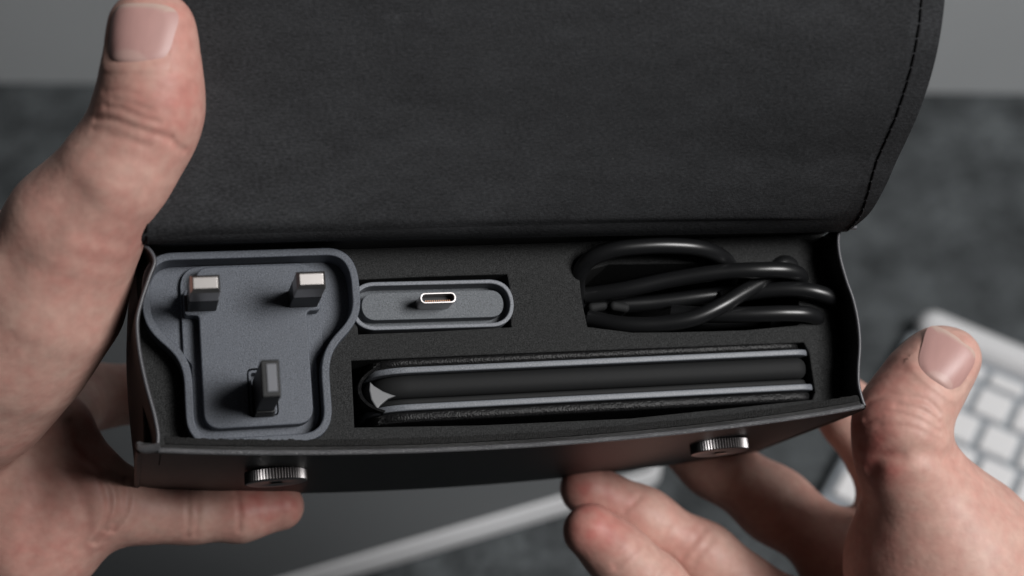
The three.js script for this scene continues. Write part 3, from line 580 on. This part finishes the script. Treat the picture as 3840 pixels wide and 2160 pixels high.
makeHand({
  name: 'person_hand', label: 'bare hand with its thumb upright against the case lid', cell: 0.6, tone: TONE, origin: [-350, 1750, 0.40],
  palm: [
    [[215, 1600, 0.386, 122], [-150, 1800, 0.392, 230], [-450, 1900, 0.41, 280]],
    [[322, 1790, 0.387, 126], [150, 1850, 0.392, 190], [-350, 2050, 0.41, 270]],
    [[390, 1900, 0.390, 118], [130, 2020, 0.393, 215], [-350, 2180, 0.41, 280]],
    [[-400, 1950, 0.41, 330], [-1000, 2450, 0.42, 420]],
  ],
  groups: [
    { k: 7, join: 5, lists: [[[568, 482, 0.334, 116], [497, 598, 0.334, 120], [424, 688, 0.335, 126], [330, 850, 0.340, 138], [275, 975, 0.347, 158]], [[522, 88, 0.331, 88], [606, 98, 0.332, 98]], [[563, 112, 0.331, 118], [570, 250, 0.332, 144], [562, 395, 0.334, 162], [528, 500, 0.337, 158], [408, 682, 0.338, 172], [268, 862, 0.343, 224], [163, 1115, 0.351, 282], [38, 1290, 0.357, 288], [-90, 1440, 0.365, 285], [-400, 1700, 0.39, 300]]] },
    { k: 5, join: 8, list: [[395, 1903, 0.391, 116], [560, 1914, 0.394, 108], [720, 1920, 0.397, 105], [900, 1924, 0.399, 97], [1048, 1900, 0.402, 91]] },
    { k: 5, join: 8, list: [[205, 1600, 0.400, 112], [320, 1490, 0.430, 116], [640, 1465, 0.442, 110], [900, 1450, 0.446, 92]] },
    { k: 5, join: 8, list: [[180, 1640, 0.402, 108], [320, 1500, 0.446, 104], [640, 1480, 0.462, 100], [840, 1470, 0.466, 86]] },
    { k: 5, join: 8, list: [[120, 1330, 0.405, 130], [330, 1040, 0.409, 112], [640, 1010, 0.424, 106], [880, 1000, 0.432, 90]] },
    { k: 6, join: 10, list: [[-60, 990, 0.395, 210], [-350, 1400, 0.405, 300]] },
  ],
  creases: [
    [[[360, 452], [430, 456], [483, 476], [593, 507], [640, 520]], 0.94, 0.35], [[[400, 404], [455, 412], [497, 430], [590, 462]], 0.88, 0.28], [[[430, 378], [500, 392], [565, 420]], 0.88, 0.19],
    [[[400, 512], [470, 528], [552, 548]], 0.88, 0.17], [[[395, 350], [470, 346], [540, 366]], 0.88, 0.13], [[[640, 530], [672, 556], [690, 566]], 0.88, 0.28], [[[350, 490], [420, 496], [500, 520]], 0.88, 0.14],
    [[[256, 1590], [262, 1640], [270, 1680], [300, 1712], [367, 1767], [404, 1846], [409, 1909], [385, 1990], [355, 2035]], 1.00, 0.68],
    [[[470, 1800], [480, 1846], [468, 1924], [425, 1990]], 0.88, 0.63], [[[393, 1783], [440, 1819], [450, 1860], [440, 1924], [400, 1990]], 0.88, 0.48], [[[430, 1790], [462, 1830], [458, 1900], [425, 1965]], 0.88, 0.37],
    [[[262, 1780], [309, 1861], [325, 1966], [300, 2060]], 1.75, 0.42], [[[130, 1700], [145, 1850], [130, 2000], [110, 2120]], 3.25, 0.63],
    [[[700, 1822], [706, 1900], [702, 2010]], 0.88, 0.28], [[[738, 1826], [742, 1900], [734, 2005]], 0.88, 0.25], [[[888, 1845], [896, 1910], [898, 1990]], 0.88, 0.31], [[[580, 1820], [588, 1900], [580, 2000]], 1.00, 0.10],
    [[[290, 740], [230, 800], [150, 890], [40, 990]], 4.2, 0.9], [[[300, 880], [400, 905], [470, 925]], 2.00, 0.15], [[[250, 960], [360, 985], [450, 1000]], 2.00, 0.19],
  ],
  spots: [[690, 420, 12, 0.55], [640, 80, 9, 0.45], [450, 900, 18, 0.22], [330, 1000, 18, 0.12], [960, 1870, 9, 0.75], [1090, 1900, 8, 0.5], [330, 1600, 9, 0.4], [250, 1950, 20, 0.2], [450, 430, 8, 0.25], [640, 1880, 9, 0.2], [150, 2060, 22, 0.2]],
  nails: [{ at: [482, 122], up: [0.02, 1, 0.0], out: [-0.78, 0.0, 1], w: 6.2, h: 6.4 }],
});
makeHand({
  name: 'person_hand', label: 'bare hand with bent thumb and spread fingers under the case', cell: 0.6, tone: TONE.map((v) => v * 1.04), origin: [3700, 2450, 0.42],
  palm: [
    [[3330, 1960, 0.440, 130], [3560, 2350, 0.445, 300], [4000, 2700, 0.43, 420]],
    [[3170, 2130, 0.438, 135], [3500, 2500, 0.435, 280]],
    [[2960, 2330, 0.430, 132], [3350, 2600, 0.432, 270], [3800, 2800, 0.43, 400]],
    [[2800, 2520, 0.42, 128], [3300, 2750, 0.43, 280]],
    [[3800, 2750, 0.43, 420], [4400, 3300, 0.45, 440]],
  ],
  groups: [
    { k: 6, join: 6, lists: [[[3515, 1342, 0.387, 98], [3572, 1342, 0.386, 86]], [[3543, 1342, 0.387, 102], [3457, 1452, 0.387, 138], [3374, 1590, 0.386, 158], [3388, 1720, 0.387, 160], [3470, 1885, 0.392, 205], [3545, 2120, 0.398, 352], [3800, 2450, 0.41, 420]]] },
    { k: 5, join: 7, list: [[3400, 1930, 0.436, 128], [3310, 1715, 0.438, 122], [3195, 1565, 0.441, 114], [3060, 1400, 0.452, 100]] },
    { k: 5, join: 7, list: [[3180, 2090, 0.437, 138], [2908, 1897, 0.440, 132], [2680, 1735, 0.443, 118], [2480, 1600, 0.445, 100]] },
    { k: 5, join: 7, list: [[2990, 2335, 0.428, 128], [2640, 2088, 0.425, 118], [2415, 1952, 0.423, 109], [2202, 1835, 0.421, 104]] },
    { k: 5, join: 7, list: [[2810, 2510, 0.419, 124], [2440, 2190, 0.411, 112], [2320, 2082, 0.409, 109], [2214, 1990, 0.408, 104]] },
  ],
  creases: [
    [[[3254, 1514], [3330, 1480], [3380, 1490]], 0.88, 0.19], [[[3406, 1493], [3475, 1504], [3520, 1548]], 0.88, 0.31], [[[3364, 1521], [3461, 1542], [3518, 1583]], 0.88, 0.28],
    [[[3247, 1576], [3337, 1548], [3426, 1569], [3520, 1620]], 0.88, 0.25], [[[3300, 1600], [3420, 1605], [3525, 1655]], 0.88, 0.15], [[[3270, 1440], [3330, 1400], [3390, 1390]], 0.88, 0.12],
    [[[3262, 1770], [3295, 1728], [3392, 1706], [3495, 1707], [3590, 1730]], 2.75, 0.93], [[[3262, 1765], [3310, 1722], [3380, 1715]], 1.50, 0.50], [[[3560, 1690], [3600, 1740], [3640, 1780]], 1.25, 0.25],
    [[[3330, 1950], [3450, 1930], [3600, 1960]], 2.50, 0.15], [[[3300, 2060], [3450, 2020], [3640, 2030]], 2.50, 0.15],
    [[[2398, 1862], [2372, 1890], [2345, 1912]], 1.00, 0.34], [[[2640, 1985], [2600, 2035], [2560, 2085]], 1.12, 0.37], [[[2672, 2010], [2640, 2060], [2600, 2110]], 1.00, 0.28], [[[2560, 1940], [2515, 1990], [2480, 2035]], 1.00, 0.15],
    [[[2398, 2040], [2355, 2085], [2312, 2130]], 1.00, 0.37], [[[2385, 2028], [2340, 2075], [2300, 2112]], 0.88, 0.19], [[[2500, 2110], [2465, 2150], [2440, 2190]], 1.00, 0.25],
    [[[2980, 1830], [2930, 1900], [2870, 1960]], 1.12, 0.25], [[[2760, 1760], [2730, 1830], [2690, 1880]], 1.12, 0.25],
  ],
  spots: [[3235, 1600, 12, 0.25], [3260, 1700, 12, 0.22], [3240, 1540, 12, 0.25], [3330, 1400, 10, 0.4], [3600, 1300, 7, 0.25], [3290, 1750, 9, 0.6], [2170, 1830, 11, 0.75], [2200, 1980, 11, 0.7], [2290, 1990, 9, 0.35], [2330, 1900, 9, 0.35], [2600, 2060, 9, 0.3], [3300, 2080, 14, 0.35], [3250, 1420, 10, 0.3]],  // spots down the thumb side also paint the red border of its shade
  nails: [{ at: [3570, 1362], up: [0.60, 0.80, 0.0], out: [0.33, -0.25, 0.95], w: 5.8, h: 6.2 }],
});

// ------------------------------------------------------------------ keyboard on the mat
{
  const g = thing('computer_keyboard', 'white computer keyboard with pale square keys lying on the dark mat', 'keyboard');
  const a = ground(3585, 1576, 0.012), b = ground(3727, 1638, 0.012), ex = b.clone().sub(a).normalize(), ez = V3(-ex.z, 0, ex.x);   // ex along the rows, ez towards the near side
  const turn = new THREE.Matrix4().makeBasis(ex, V3(0, 1, 0), ez);
  // a is the second letter of the second key row
  const P = 0.01905, origin = a.clone().addScaledVector(ex, -P * 1.9).addScaledVector(ez, -P * 2.05); origin.y = 0;
  g.setRotationFromMatrix(turn); g.position.copy(origin);           // far left corner of the key field
  const Wd = 0.282, D = 0.117;
  const base = new RoundedBoxGeometry(Wd, 0.008, D, 4, 0.0035); base.translate(Wd / 2 - 0.003, 0.0055, D / 2 - 0.004);
  part('base', base, M.keyboardBase, g);
  const bar = new THREE.CapsuleGeometry(0.0085, Wd - 0.02, 8, 20); bar.rotateZ(Math.PI / 2); bar.translate(Wd / 2 - 0.003, 0.0095, -0.010);
  part('battery_bar', bar, M.keyboardBar, g);
  const geos = {};
  const key = (x, z, w, d) => {
    const id = w.toFixed(4) + d.toFixed(4); geos[id] ??= new RoundedBoxGeometry(w - 0.0032, 0.004, d - 0.0032, 3, 0.0016);
    const m = part('key', geos[id], M.key, g); m.position.set(x + w / 2, 0.0108, z + d / 2);
  };
  let z = 0.0015; const K = P;
  for (let i = 0; i < 14; i++) key(0.0005 + i * 0.2756 / 14, z, 0.2756 / 14, K * 0.56);
  z += K * 0.56;
  const row = (widths) => { let x = 0.0005; for (const w of widths) { key(x, z, w * K, K); x += w * K; } z += K; };
  const ones = (n) => Array(n).fill(1);
  row([...ones(13), 1.47]); row([1.5, ...ones(12), 0.97]); row([1.75, ...ones(11), 1.72]); row([2.25, ...ones(10), 2.22]); row([1, 1, 1, 1.25, 5, 1.25, 1, 1, 1, 0.97]);
}

// ------------------------------------------------------------------ laptop lying on the mat
{
  const g = thing('laptop', 'closed grey laptop with a pale metal edge lying on the dark mat', 'laptop');
  const h = 0.016, a = ground(2420, 1778, h), b = ground(1250, 2120, h), ex = b.clone().sub(a).normalize(), ez = V3(-ex.z, 0, ex.x);
  // local x runs along the front edge away from the rounded corner; the body lies on the -z or +z side
  const inward = ground(1500, 1900, h).sub(a); const s = Math.sign(inward.dot(ez)) || 1; ez.multiplyScalar(s);
  const up = V3().crossVectors(ez, ex);
  g.matrixAutoUpdate = true; g.setRotationFromMatrix(new THREE.Matrix4().makeBasis(ex, up, ez));
  g.position.copy(a); g.position.y = 0;
  const sy = up.y;                                     // +1 or -1
  const outline = roundedPath([[-0.012, 0], [0.30, 0], [0.30, 0.215], [-0.012, 0.215]].map(([x, y]) => [x * 1000, y * 1000]), 11, 10);
  const layer = (y0, y1, bev, ins) => { const e = mm(prism(inset(outline, ins), y0, y1, bev)); e.rotateX(Math.PI / 2); const p = e.attributes.position; const q = e.clone(); for (let i = 0; i < p.count; i++) p.setY(i, -p.getY(i) * sy); e.deleteAttribute('normal'); return creased(e.index ? e.toNonIndexed() : e, 0.5); };
  const fix = (e) => { e.computeVertexNormals(); return e; };
  part('base', layer(1, 9.6, 1.6, 0), M.laptopEdge, g);
  part('lid', layer(10.2, 15.6, 1.5, 0), M.laptopEdge, g);
  part('lid_top', layer(15.5, 15.9, 0.1, 1.6), M.laptopTop, g);
}

renderer.render(scene, camera);
